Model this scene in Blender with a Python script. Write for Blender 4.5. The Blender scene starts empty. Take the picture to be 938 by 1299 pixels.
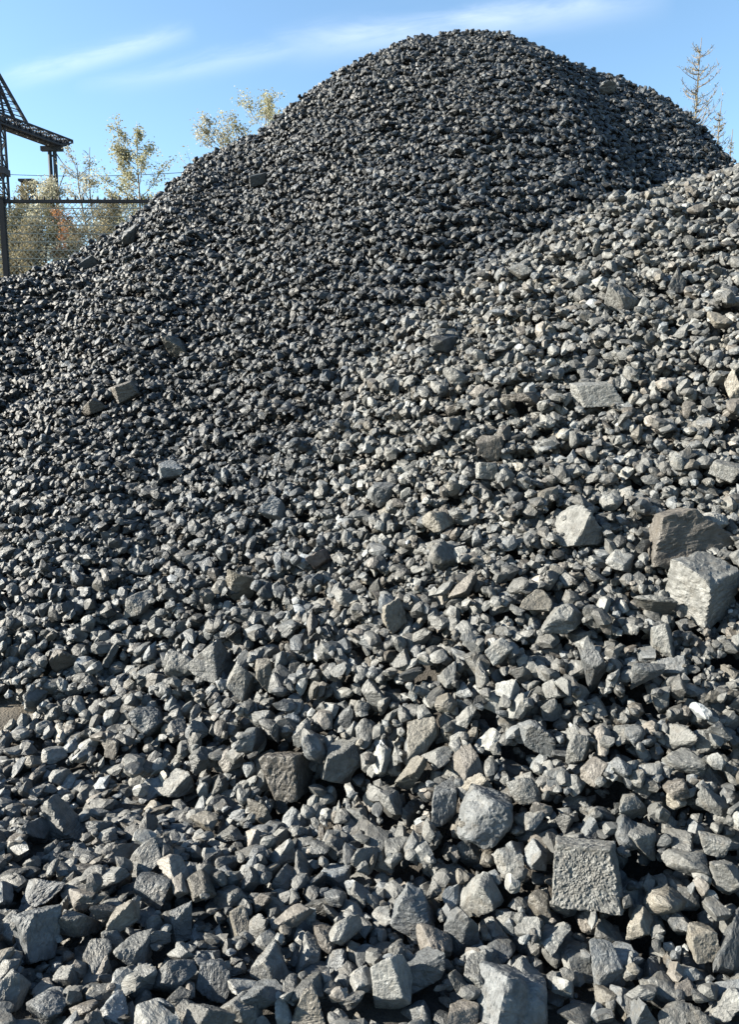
import bpy, math, random, time
import numpy as np
from mathutils import Vector, Matrix

T0 = time.time()
RNG = np.random.default_rng(11)
random.seed(5)
scene = bpy.context.scene
COL = scene.collection

# ------------------------------------------------------------------ camera, sky, sun, exposure
F_PX, CX, CY = 982.0, 469.0, 649.5            # focal length and centre in photo pixels (938 x 1299)
PITCH = math.radians(8.5)
CAM = np.array([0.0, 0.0, 1.6])
cam_d = bpy.data.cameras.new("camera")
cam_d.sensor_fit = 'VERTICAL'
cam_d.sensor_height = 36.0
cam_d.lens = F_PX / 1299.0 * 36.0
cam_d.clip_start = 0.05
cam_d.clip_end = 3000.0
cam = bpy.data.objects.new("camera", cam_d)
cam.location = CAM
cam.rotation_euler = (math.pi / 2 - PITCH, 0, 0)
COL.objects.link(cam)
scene.camera = cam

SUN_EL, SUN_AZ = math.radians(25.0), math.radians(-91.0)   # azimuth clockwise from +Y: the sun stands to the left, a little behind
SUN_DIR = Vector((math.sin(SUN_AZ) * math.cos(SUN_EL), math.cos(SUN_AZ) * math.cos(SUN_EL), math.sin(SUN_EL)))
sun_d = bpy.data.lights.new("sun", 'SUN')
sun_d.energy = 5.0
sun_d.angle = math.radians(0.5)
sun_d.color = (1.0, 0.925, 0.79)
sun = bpy.data.objects.new("sun", sun_d)
sun.rotation_euler = (-SUN_DIR).to_track_quat('-Z', 'Y').to_euler()
sun.location = SUN_DIR * 60
COL.objects.link(sun)

scene.view_settings.view_transform = 'Standard'
scene.view_settings.look = 'None'
scene.view_settings.gamma = 1.0
scene.view_settings.use_curve_mapping = False
scene.view_settings.exposure = 2.22
scene.cycles.max_bounces = 5
scene.cycles.diffuse_bounces = 2
scene.cycles.glossy_bounces = 2
scene.cycles.transmission_bounces = 3
scene.cycles.use_adaptive_sampling = True
scene.cycles.use_denoising = True


def pix_dir(px, py):
    u = (px - CX) / F_PX
    v = (CY - py) / F_PX
    c, s = math.cos(PITCH), math.sin(PITCH)
    return np.array([u, c + v * s, -s + v * c])


def at(px, py, Y):
    d = pix_dir(px, py)
    return CAM + d * (Y / d[1])


def N(nt, kind, **kw):
    n = nt.nodes.new(kind)
    for k, v in kw.items():
        setattr(n, k, v)
    return n


world = bpy.data.worlds.new("World")
scene.world = world
world.use_nodes = True
wn = world.node_tree
wn.nodes.clear()
w_out = N(wn, 'ShaderNodeOutputWorld')
w_bg = N(wn, 'ShaderNodeBackground')
w_bg.inputs['Strength'].default_value = 0.058
sky = N(wn, 'ShaderNodeTexSky', sky_type='NISHITA')
sky.sun_disc = False
sky.sun_elevation = SUN_EL
sky.sun_rotation = SUN_AZ
sky.air_density = 1.0
sky.dust_density = 0.3
sky.ozone_density = 0.8
tc = N(wn, 'ShaderNodeTexCoord')


def wmath(op, a, b=None, c=None):
    n = N(wn, 'ShaderNodeMath', operation=op)
    for i, v in enumerate((a, b, c)):
        if v is None:
            continue
        if isinstance(v, (int, float)):
            n.inputs[i].default_value = v
        else:
            wn.links.new(v, n.inputs[i])
    return n.outputs[0]


def wdot(vec):
    n = N(wn, 'ShaderNodeVectorMath', operation='DOT_PRODUCT')
    wn.links.new(tc.outputs['Generated'], n.inputs[0])
    n.inputs[1].default_value = vec
    return n.outputs['Value']


def cirrus(p0, p1, width, amount, seed, ends):
    """A streak of cirrus high in the sky between two directions."""
    a = Vector(pix_dir(*p0)).normalized()
    b = Vector(pix_dir(*p1)).normalized()
    nrm = a.cross(b).normalized()
    tan = (b - a).normalized()
    mid = tan.dot((a + b) / 2)
    half = (b - a).length / 2
    across = wdot(nrm)
    along = wmath('DIVIDE', wmath('SUBTRACT', wdot(tan), mid), half)
    comb = N(wn, 'ShaderNodeCombineXYZ')
    wn.links.new(wmath('MULTIPLY', along, 2.2 * half / 0.2), comb.inputs[0])
    wn.links.new(wmath('MULTIPLY', across, 55.0), comb.inputs[1])
    comb.inputs[2].default_value = seed
    nz = N(wn, 'ShaderNodeTexNoise')
    nz.inputs['Scale'].default_value = 1.0
    nz.inputs['Detail'].default_value = 6.0
    nz.inputs['Roughness'].default_value = 0.6
    nz.inputs['Distortion'].default_value = 0.4
    wn.links.new(comb.outputs[0], nz.inputs['Vector'])
    warp = wmath('MULTIPLY', wmath('SUBTRACT', nz.outputs['Fac'], 0.5), width * 1.6)
    q = wmath('DIVIDE', wmath('ADD', across, warp), width)
    g = wmath('EXPONENT', wmath('MULTIPLY', wmath('MULTIPLY', q, q), -1.0))
    e = wmath('SUBTRACT', 1.0, wmath('POWER', wmath('ABSOLUTE', along), ends))
    e = wmath('MAXIMUM', e, 0.0)
    body = wmath('MULTIPLY_ADD', nz.outputs['Fac'], 1.5, -0.1)
    n = N(wn, 'ShaderNodeClamp')
    wn.links.new(wmath('MULTIPLY', wmath('MULTIPLY', g, e), wmath('MULTIPLY', body, amount)), n.inputs[0])
    return n.outputs[0]


cover = cirrus((-10, 108), (250, 38), 0.009, 0.29, 3.0, 3.0)
for args in (((120, 112), (520, 32), 0.010, 0.18, 7.0, 3.0), ((330, 66), (860, -4), 0.015, 0.32, 12.0, 3.0),
             ((90, 110), (330, 78), 0.007, 0.18, 21.0, 2.0)):
    cover = wmath('MAXIMUM', cover, cirrus(*args))
mixc = N(wn, 'ShaderNodeMix', data_type='RGBA')
wn.links.new(cover, mixc.inputs[0])
tintn = N(wn, 'ShaderNodeVectorMath', operation='MULTIPLY')       # a clear autumn sky, a little towards cyan
tintn.inputs[1].default_value = (0.87, 1.02, 1.07)
wn.links.new(sky.outputs[0], tintn.inputs[0])
wn.links.new(tintn.outputs[0], mixc.inputs[6])
mixc.inputs[7].default_value = (6.2, 6.5, 6.9, 1)
wn.links.new(mixc.outputs[2], w_bg.inputs['Color'])
wn.links.new(w_bg.outputs[0], w_out.inputs['Surface'])


# ------------------------------------------------------------------ materials
def new_mat(name):
    m = bpy.data.materials.new(name)
    m.use_nodes = True
    nt = m.node_tree
    b = nt.nodes['Principled BSDF']
    return m, nt, b


def simple_mat(name, rgb, rough=0.6, metal=0.0, vary=0.25, scale=8.0, trans=0.0):
    m, nt, b = new_mat(name)
    t = N(nt, 'ShaderNodeTexCoord')
    z = N(nt, 'ShaderNodeTexNoise')
    z.inputs['Scale'].default_value = scale
    z.inputs['Detail'].default_value = 4
    nt.links.new(t.outputs['Object'], z.inputs['Vector'])
    r = N(nt, 'ShaderNodeValToRGB')
    r.color_ramp.elements[0].position = 0.3
    r.color_ramp.elements[1].position = 0.7
    r.color_ramp.elements[0].color = tuple(c * (1 - vary) for c in rgb) + (1,)
    r.color_ramp.elements[1].color = tuple(min(1, c * (1 + vary)) for c in rgb) + (1,)
    nt.links.new(z.outputs['Fac'], r.inputs[0])
    nt.links.new(r.outputs[0], b.inputs['Base Color'])
    b.inputs['Roughness'].default_value = rough
    b.inputs['Metallic'].default_value = metal
    if trans:
        tr = N(nt, 'ShaderNodeBsdfTranslucent')
        nt.links.new(r.outputs[0], tr.inputs['Color'])
        mx = N(nt, 'ShaderNodeMixShader')
        mx.inputs[0].default_value = trans
        nt.links.new(b.outputs[0], mx.inputs[1])
        nt.links.new(tr.outputs[0], mx.inputs[2])
        nt.links.new(mx.outputs[0], nt.nodes['Material Output'].inputs['Surface'])
    return m


def stone_mat():
    """Grey coaly shale: colour per stone from 'tone', grain and bedding from the stone's own coordinates 'grain'."""
    m, nt, b = new_mat("stone")
    L = nt.links.new
    tone = N(nt, 'ShaderNodeAttribute', attribute_name='tone')
    gr = N(nt, 'ShaderNodeAttribute', attribute_name='grain')

    def noise(scale, stretch=None, detail=5, rough=0.6, dist=0.0):
        z = N(nt, 'ShaderNodeTexNoise')
        z.inputs['Scale'].default_value = scale
        z.inputs['Detail'].default_value = detail
        z.inputs['Roughness'].default_value = rough
        z.inputs['Distortion'].default_value = dist
        if stretch:
            mp = N(nt, 'ShaderNodeVectorMath', operation='MULTIPLY')
            mp.inputs[1].default_value = stretch
            L(gr.outputs['Vector'], mp.inputs[0])
            L(mp.outputs[0], z.inputs['Vector'])
        else:
            L(gr.outputs['Vector'], z.inputs['Vector'])
        return z.outputs['Fac']

    def mapr(v, a, b_, c, d):
        r = N(nt, 'ShaderNodeMapRange')
        r.inputs[1].default_value, r.inputs[2].default_value = a, b_
        r.inputs[3].default_value, r.inputs[4].default_value = c, d
        L(v, r.inputs[0])
        return r.outputs[0]

    def mul(a, b_):
        n = N(nt, 'ShaderNodeMath', operation='MULTIPLY')
        L(a, n.inputs[0])
        if isinstance(b_, (int, float)):
            n.inputs[1].default_value = b_
        else:
            L(b_, n.inputs[1])
        return n.outputs[0]

    def add(a, b_):
        n = N(nt, 'ShaderNodeMath', operation='ADD')
        L(a, n.inputs[0])
        L(b_, n.inputs[1])
        return n.outputs[0]
    big = noise(26, None, 4, 0.6, 0.5)
    fine = noise(210, None, 4, 0.65)
    bed = noise(55, (0.5, 0.7, 4.5), 4, 0.6, 0.3)
    vein = noise(40, (0.4, 1.0, 2.6), 3, 0.5, 1.4)
    f = mul(mapr(big, 0.25, 0.75, 0.56, 1.44), mapr(fine, 0.25, 0.75, 0.82, 1.18))
    f = mul(f, mapr(bed, 0.3, 0.7, 0.8, 1.2))
    f = mul(f, mapr(vein, 0.66, 0.72, 1.0, 1.5))
    sc = N(nt, 'ShaderNodeVectorMath', operation='SCALE')
    L(tone.outputs['Vector'], sc.inputs[0])
    L(f, sc.inputs['Scale'])
    # dusty tan bloom in patches
    dust = N(nt, 'ShaderNodeMix', data_type='RGBA')
    dust.inputs[7].default_value = (0.10, 0.086, 0.066, 1)
    L(mapr(noise(15, None, 5, 0.7, 0.8), 0.52, 0.72, 0.0, 0.45), dust.inputs[0])
    L(sc.outputs[0], dust.inputs[6])
    L(dust.outputs[2], b.inputs['Base Color'])
    L(mapr(big, 0.3, 0.7, 0.66, 0.36), b.inputs['Roughness'])
    b.inputs['Specular IOR Level'].default_value = 0.36
    bump = N(nt, 'ShaderNodeBump')
    bump.inputs['Strength'].default_value = 0.6
    bump.inputs['Distance'].default_value = 0.012
    h = add(mul(bed, 0.55), add(mul(fine, 0.1), mul(noise(75, None, 5, 0.65, 0.2), 0.75)))
    L(h, bump.inputs['Height'])
    L(bump.outputs[0], b.inputs['Normal'])
    return m


STONE = stone_mat()


def terrain_mat():
    m, nt, b = new_mat("dirt")
    L = nt.links.new
    t = N(nt, 'ShaderNodeTexCoord')
    z = N(nt, 'ShaderNodeTexNoise')
    z.inputs['Scale'].default_value = 9
    z.inputs['Detail'].default_value = 8
    z.inputs['Roughness'].default_value = 0.7
    L(t.outputs['Object'], z.inputs['Vector'])
    r = N(nt, 'ShaderNodeValToRGB')
    r.color_ramp.elements[0].color = (0.012, 0.011, 0.010, 1)
    r.color_ramp.elements[1].color = (0.03, 0.026, 0.021, 1)
    r.color_ramp.elements[0].position = 0.3
    r.color_ramp.elements[1].position = 0.72
    L(z.outputs['Fac'], r.inputs[0])
    # a swept, sandy patch of yard at the foot of the heap
    g = N(nt, 'ShaderNodeNewGeometry')
    d = N(nt, 'ShaderNodeVectorMath', operation='DISTANCE')
    d.inputs[1].default_value = PATCH
    L(g.outputs['Position'], d.inputs[0])
    mr = N(nt, 'ShaderNodeMapRange')
    mr.inputs[1].default_value, mr.inputs[2].default_value = 0.24, 0.36
    mr.inputs[3].default_value, mr.inputs[4].default_value = 1, 0
    L(d.outputs['Value'], mr.inputs[0])
    z2 = N(nt, 'ShaderNodeTexNoise')
    z2.inputs['Scale'].default_value = 120
    z2.inputs['Detail'].default_value = 4
    L(t.outputs['Object'], z2.inputs['Vector'])
    r2 = N(nt, 'ShaderNodeValToRGB')
    r2.color_ramp.elements[0].color = (0.05, 0.043, 0.034, 1)
    r2.color_ramp.elements[1].color = (0.105, 0.09, 0.07, 1)
    L(z2.outputs['Fac'], r2.inputs[0])
    mx = N(nt, 'ShaderNodeMix', data_type='RGBA')
    L(mr.outputs[0], mx.inputs[0])
    L(r.outputs[0], mx.inputs[6])
    L(r2.outputs[0], mx.inputs[7])
    L(mx.outputs[2], b.inputs['Base Color'])
    b.inputs['Roughness'].default_value = 0.95
    bp = N(nt, 'ShaderNodeBump')
    bp.inputs['Strength'].default_value = 0.8
    bp.inputs['Distance'].default_value = 0.02
    L(z2.outputs['Fac'], bp.inputs['Height'])
    L(bp.outputs[0], b.inputs['Normal'])
    return m


# ------------------------------------------------------------------ numpy noise
def _hash(ix, iy, iz):
    h = (ix.astype(np.int64) * 374761393 + iy.astype(np.int64) * 668265263 + iz.astype(np.int64) * 2147483647) & 0xffffffff
    h = ((h ^ (h >> 13)) * 1274126177) & 0xffffffff
    h = ((h ^ (h >> 16)) * 2246822519) & 0xffffffff
    return ((h ^ (h >> 15)) & 0xffff) / 65535.0


def vnoise(p):
    i = np.floor(p)
    f = p - i
    f = f * f * (3 - 2 * f)
    i = i.astype(np.int64)
    x, y, z = i[..., 0], i[..., 1], i[..., 2]
    r = 0
    for dx in (0, 1):
        for dy in (0, 1):
            for dz in (0, 1):
                w = (f[..., 0] if dx else 1 - f[..., 0]) * (f[..., 1] if dy else 1 - f[..., 1]) * (f[..., 2] if dz else 1 - f[..., 2])
                r = r + w * _hash(x + dx, y + dy, z + dz)
    return r * 2 - 1


def fbm(p, oct=4, gain=0.5):
    a, s, r = 1.0, 1.0, 0
    for k in range(oct):
        r = r + a * vnoise(p * s + 17.3 * k)
        a *= gain
        s *= 2.03
    return r


# ------------------------------------------------------------------ the shape of the heap
def crest(pts):
    return np.array([at(*p) for p in pts])


CREST_BACK = crest([(-260, 412, 6.6), (-100, 381, 7.4), (0, 359, 8.0), (90, 332, 8.6), (170, 288, 9.2), (230, 228, 9.7), (300, 180, 10.2),
                    (340, 172, 10.4), (400, 120, 10.8), (470, 72, 11.0), (560, 49, 11.1), (600, 48, 11.1), (650, 50, 11.1), (700, 80, 11.1),
                    (760, 101, 11.1), (830, 127, 11.1), (880, 206, 11.1), (938, 249, 11.1), (1050, 340, 11.1), (1250, 485, 11.1)])
CREST_NEAR = crest([(250, 800, 4.5), (380, 600, 4.7), (450, 500, 4.8), (520, 414, 4.9), (600, 350, 5.05), (680, 306, 5.2), (740, 270, 5.3),
                    (830, 232, 5.35), (938, 214, 5.4), (1050, 190, 5.4), (1200, 172, 5.4), (1400, 172, 5.4)])


def ridge(C, x, y, slope, a, back):
    yc = np.interp(x, C[:, 0], C[:, 1])
    zc = np.interp(x, C[:, 0], C[:, 2])
    d = y - yc
    s = np.where(d < 0, slope, back)
    return zc - s * (np.sqrt(d * d + a * a) - a)


_gx = np.linspace(-30, 30, 1201)


def smooth_curve(C, win):
    """Resample the crest finely and round its corners."""
    xs = np.arange(C[0, 0] - 2, C[-1, 0] + 2, 0.02)
    out = [xs]
    k = np.hanning(win)
    k /= k.sum()
    for j in (1, 2):
        v = np.interp(xs, C[:, 0], C[:, j])
        s0 = (C[1, j] - C[0, j]) / (C[1, 0] - C[0, 0])
        s1 = (C[-1, j] - C[-2, j]) / (C[-1, 0] - C[-2, 0])
        if j == 2:
            v = np.where(xs < C[0, 0], C[0, j] + s0 * (xs - C[0, 0]), v)
            v = np.where(xs > C[-1, 0], C[-1, j] + s1 * (xs - C[-1, 0]), v)
        vp = np.pad(v, win // 2, mode='edge')
        out.append(np.convolve(vp, k, 'valid')[:len(xs)])
    return np.stack(out, 1)


CREST_BACK = smooth_curve(CREST_BACK, 41)
CREST_NEAR = smooth_curve(CREST_NEAR, 41)


def surf(x, y):
    """Height of the heap's outer face (tops of the stones, about)."""
    x = np.asarray(x, float)
    y = np.asarray(y, float)
    p = np.stack([x, y, x * 0], -1)
    a = ridge(CREST_BACK, x, y, 0.74, 0.6, 0.62)
    b = ridge(CREST_NEAR, x, y, 0.78, 0.3, 0.9)
    g = 0.05 + 0.05 * vnoise(p * 1.3 + 4.0) + 0 * x
    k = 0.07
    m = np.maximum(np.maximum(a, b), g)
    s = m + k * np.log(np.exp((a - m) / k) + np.exp((b - m) / k) + np.exp((g - m) / k)) - k * 0.35
    return s + 0.035 * vnoise(p * 2.1) + 0.02 * vnoise(p * 4.7 + 9)


def hit(px, py, lift=0.0):
    """Where the sight line through a photo pixel meets the heap raised by lift."""
    d = pix_dir(px, py)
    t = np.linspace(0.6, 15, 3000)
    P = CAM + d * t[:, None]
    below = P[:, 2] < surf(P[:, 0], P[:, 1]) + lift
    k = int(np.argmax(below))
    return P[k], t[k]


PATCH, _ = hit(8, 912, -0.03)
PATCH = tuple(PATCH)

# terrain under the stones, and the yard as one sheet to the horizon
DIRT = terrain_mat()


def grid_mesh(name, xs, ys, zfun, mat):
    X, Y = np.meshgrid(xs, ys)
    Z = zfun(X, Y)
    nx, ny = len(xs), len(ys)
    v = np.stack([X, Y, Z], -1).reshape(-1, 3)
    i = (np.arange(ny - 1)[:, None] * nx + np.arange(nx - 1)[None]).reshape(-1)
    f = np.stack([i, i + 1, i + nx + 1, i + nx], 1)
    me = bpy.data.meshes.new(name)
    me.from_pydata(v.tolist(), [], f.tolist())
    me.materials.append(mat)
    me.polygons.foreach_set('use_smooth', [True] * len(f))
    o = bpy.data.objects.new(name, me)
    COL.objects.link(o)
    return o


def bank(Y):
    """The yard behind the heap lies on a terrace."""
    t = np.clip((np.asarray(Y, float) - 9.4) / 2.4, 0, 1)
    return 2.5 * t * t * (3 - 2 * t)


def under(X, Y):
    s = np.maximum(surf(X, Y) - 0.19, bank(Y) - 0.004)
    d = np.hypot((X - PATCH[0] + 0.07) / 0.22, (Y - PATCH[1]) / 0.18)
    return s + 0.115 * np.clip(1.6 - d, 0, 1)


terrain = grid_mesh("terrain", np.arange(-14, 14.01, 0.08), np.arange(-1.2, 18.01, 0.08), under, DIRT)
terrain['kind'] = 'structure'
GROUND_MAT = simple_mat("yard_soil", (0.16, 0.14, 0.10), 0.95, 0, 0.35, 0.6)
ground = grid_mesh("ground", np.array([-1500, -300, -60, -13.9, 13.9, 60, 300, 1500.0]),
                   np.concatenate([[-300, -60, -1.1, 5.0], np.linspace(9.0, 12.0, 13), [17.8, 60, 300, 2500.0]]),
                   lambda X, Y: bank(Y) - 0.16, GROUND_MAT)
ground['kind'] = 'structure'

# ------------------------------------------------------------------ stones: shapes
_ico = {}


def ico(level):
    if level not in _ico:
        import bmesh
        bm = bmesh.new()
        bmesh.ops.create_icosphere(bm, subdivisions=level, radius=1)
        v = np.array([x.co[:] for x in bm.verts])
        f = np.array([[q.index for q in p.verts] for p in bm.faces], np.int32)
        bm.free()
        v /= np.linalg.norm(v, axis=1)[:, None]
        _ico[level] = (v, f)
    return _ico[level]


def unit(v):
    v = np.asarray(v, float)
    return v / np.linalg.norm(v, axis=-1, keepdims=True)


def planes(kind, rng):
    if kind == 'panel':
        n = np.array([[1, .04, .05], [-1, .03, .06], [.05, 1, .08], [-.04, -1, .05], [0, 0, 1], [0, 0, -1]], float)
        return unit(n), np.array([.9, .9, .86, .9, .85, .9])
    if kind == 'cut':
        n = unit(np.array([[1, .05, 0], [-1, .06, .05], [.1, 1, 0], [0.12, -1, .1], [.05, -.08, 1], [0, 0, -1], [.75, -.9, .1], [-.2, -.8, .7]], float))
        return n, np.array([.9, .86, .9, .88, .82, .9, 1.10, 1.16])
    """Face normals and distances of the polyhedron a stone is cut to."""
    if kind in ('block', 'slab'):
        n = np.array([[1, 0, 0], [-1, 0, 0], [0, 1, 0], [0, -1, 0], [0, 0, 1], [0, 0, -1]], float)
        j = 0.17 if kind == 'slab' else 0.22
        n = unit(n + rng.normal(0, j, n.shape))
        h = rng.uniform(0.80, 0.95, 6)
        e = unit(rng.choice([-1.0, 1.0], (3 if kind == 'block' else 2, 3)) + rng.normal(0, .4, (3 if kind == 'block' else 2, 3)))
        return np.vstack([n, e]), np.concatenate([h, rng.uniform(0.95, 1.22, len(e))])
    if kind == 'round':
        n = unit(rng.normal(0, 1, (15, 3)))
        return n, rng.uniform(0.74, 1.0, 15)
    if kind == 'wedge':
        n = np.array([[0.9, 0, 0.45], [-0.9, 0.1, 0.4], [0, 1, 0.1], [0, -1, 0.15], [0.1, 0, -1]], float)
        n = unit(n + rng.normal(0, 0.14, n.shape))
        e = unit(rng.normal(0, 1, (4, 3)))
        return np.vstack([n, e]), np.concatenate([rng.uniform(0.62, 0.85, 5), rng.uniform(0.8, 1.05, 4)])
    k = int(rng.integers(7, 11))
    n = unit(rng.normal(0, 1, (k, 3)))
    n = np.vstack([n, unit(-n[:3] + rng.normal(0, 0.35, (3, 3)))])
    return n, rng.uniform(0.58, 1.0, len(n))


def stone_shape(level, kind, rng, p=None, rough=1.0):
    """A stone of half size 1 on every axis."""
    d, f = ico(level)
    n, h = planes(kind, rng)
    if kind in ('cut', 'panel'):
        kind = 'block'
        p = 44
    p = p or {'round': 14, 'block': 26, 'slab': 34}.get(kind, 30)
    c = np.maximum(d @ n.T, 0) / h
    r = (np.sum(c ** p, 1) + 0.4 ** p) ** (-1.0 / p)
    q = d * r[:, None]
    off = rng.uniform(-50, 50, 3)
    if level >= 2:
        amp = {'round': 0.045, 'slab': 0.02}.get(kind, 0.03) * rough
        bend = np.stack([fbm(q * 1.3 + off + s, 2) for s in (0, 31, 67)], 1)
        q = q + (0.035 if kind in ('block', 'slab') else 0.05) * bend
        q = q * (1 + amp * fbm(q * 3.1 + off, 3)[:, None])
    if level >= 4:
        ax = unit(rng.normal(0, 0.35, 3) + np.array([0, 0, 1.0]))
        w = q - np.outer(q @ ax, ax) * (1 - 4.0)
        ridge_ = 1 - 2 * np.abs(fbm(w * 2.2 + off, 3, 0.55))
        q = q * (1 + rough * 0.022 * ridge_[:, None] + rough * 0.02 * fbm(q * 8 + off, 3, 0.6)[:, None])
    lo, hi = q.min(0), q.max(0)
    return (q - (lo + hi) / 2) / ((hi - lo) / 2), f


KINDS_LOOSE = ['angular', 'angular', 'round', 'angular', 'block', 'angular', 'wedge', 'round', 'block', 'angular', 'round', 'angular']
PROTO = {lv: [stone_shape(lv, KINDS_LOOSE[i % 12], np.random.default_rng(100 + i), rough=1.0) for i in range(48 if lv < 3 else 36)] for lv in (1, 2, 3)}
print("protos", round(time.time() - T0, 1))

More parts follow.
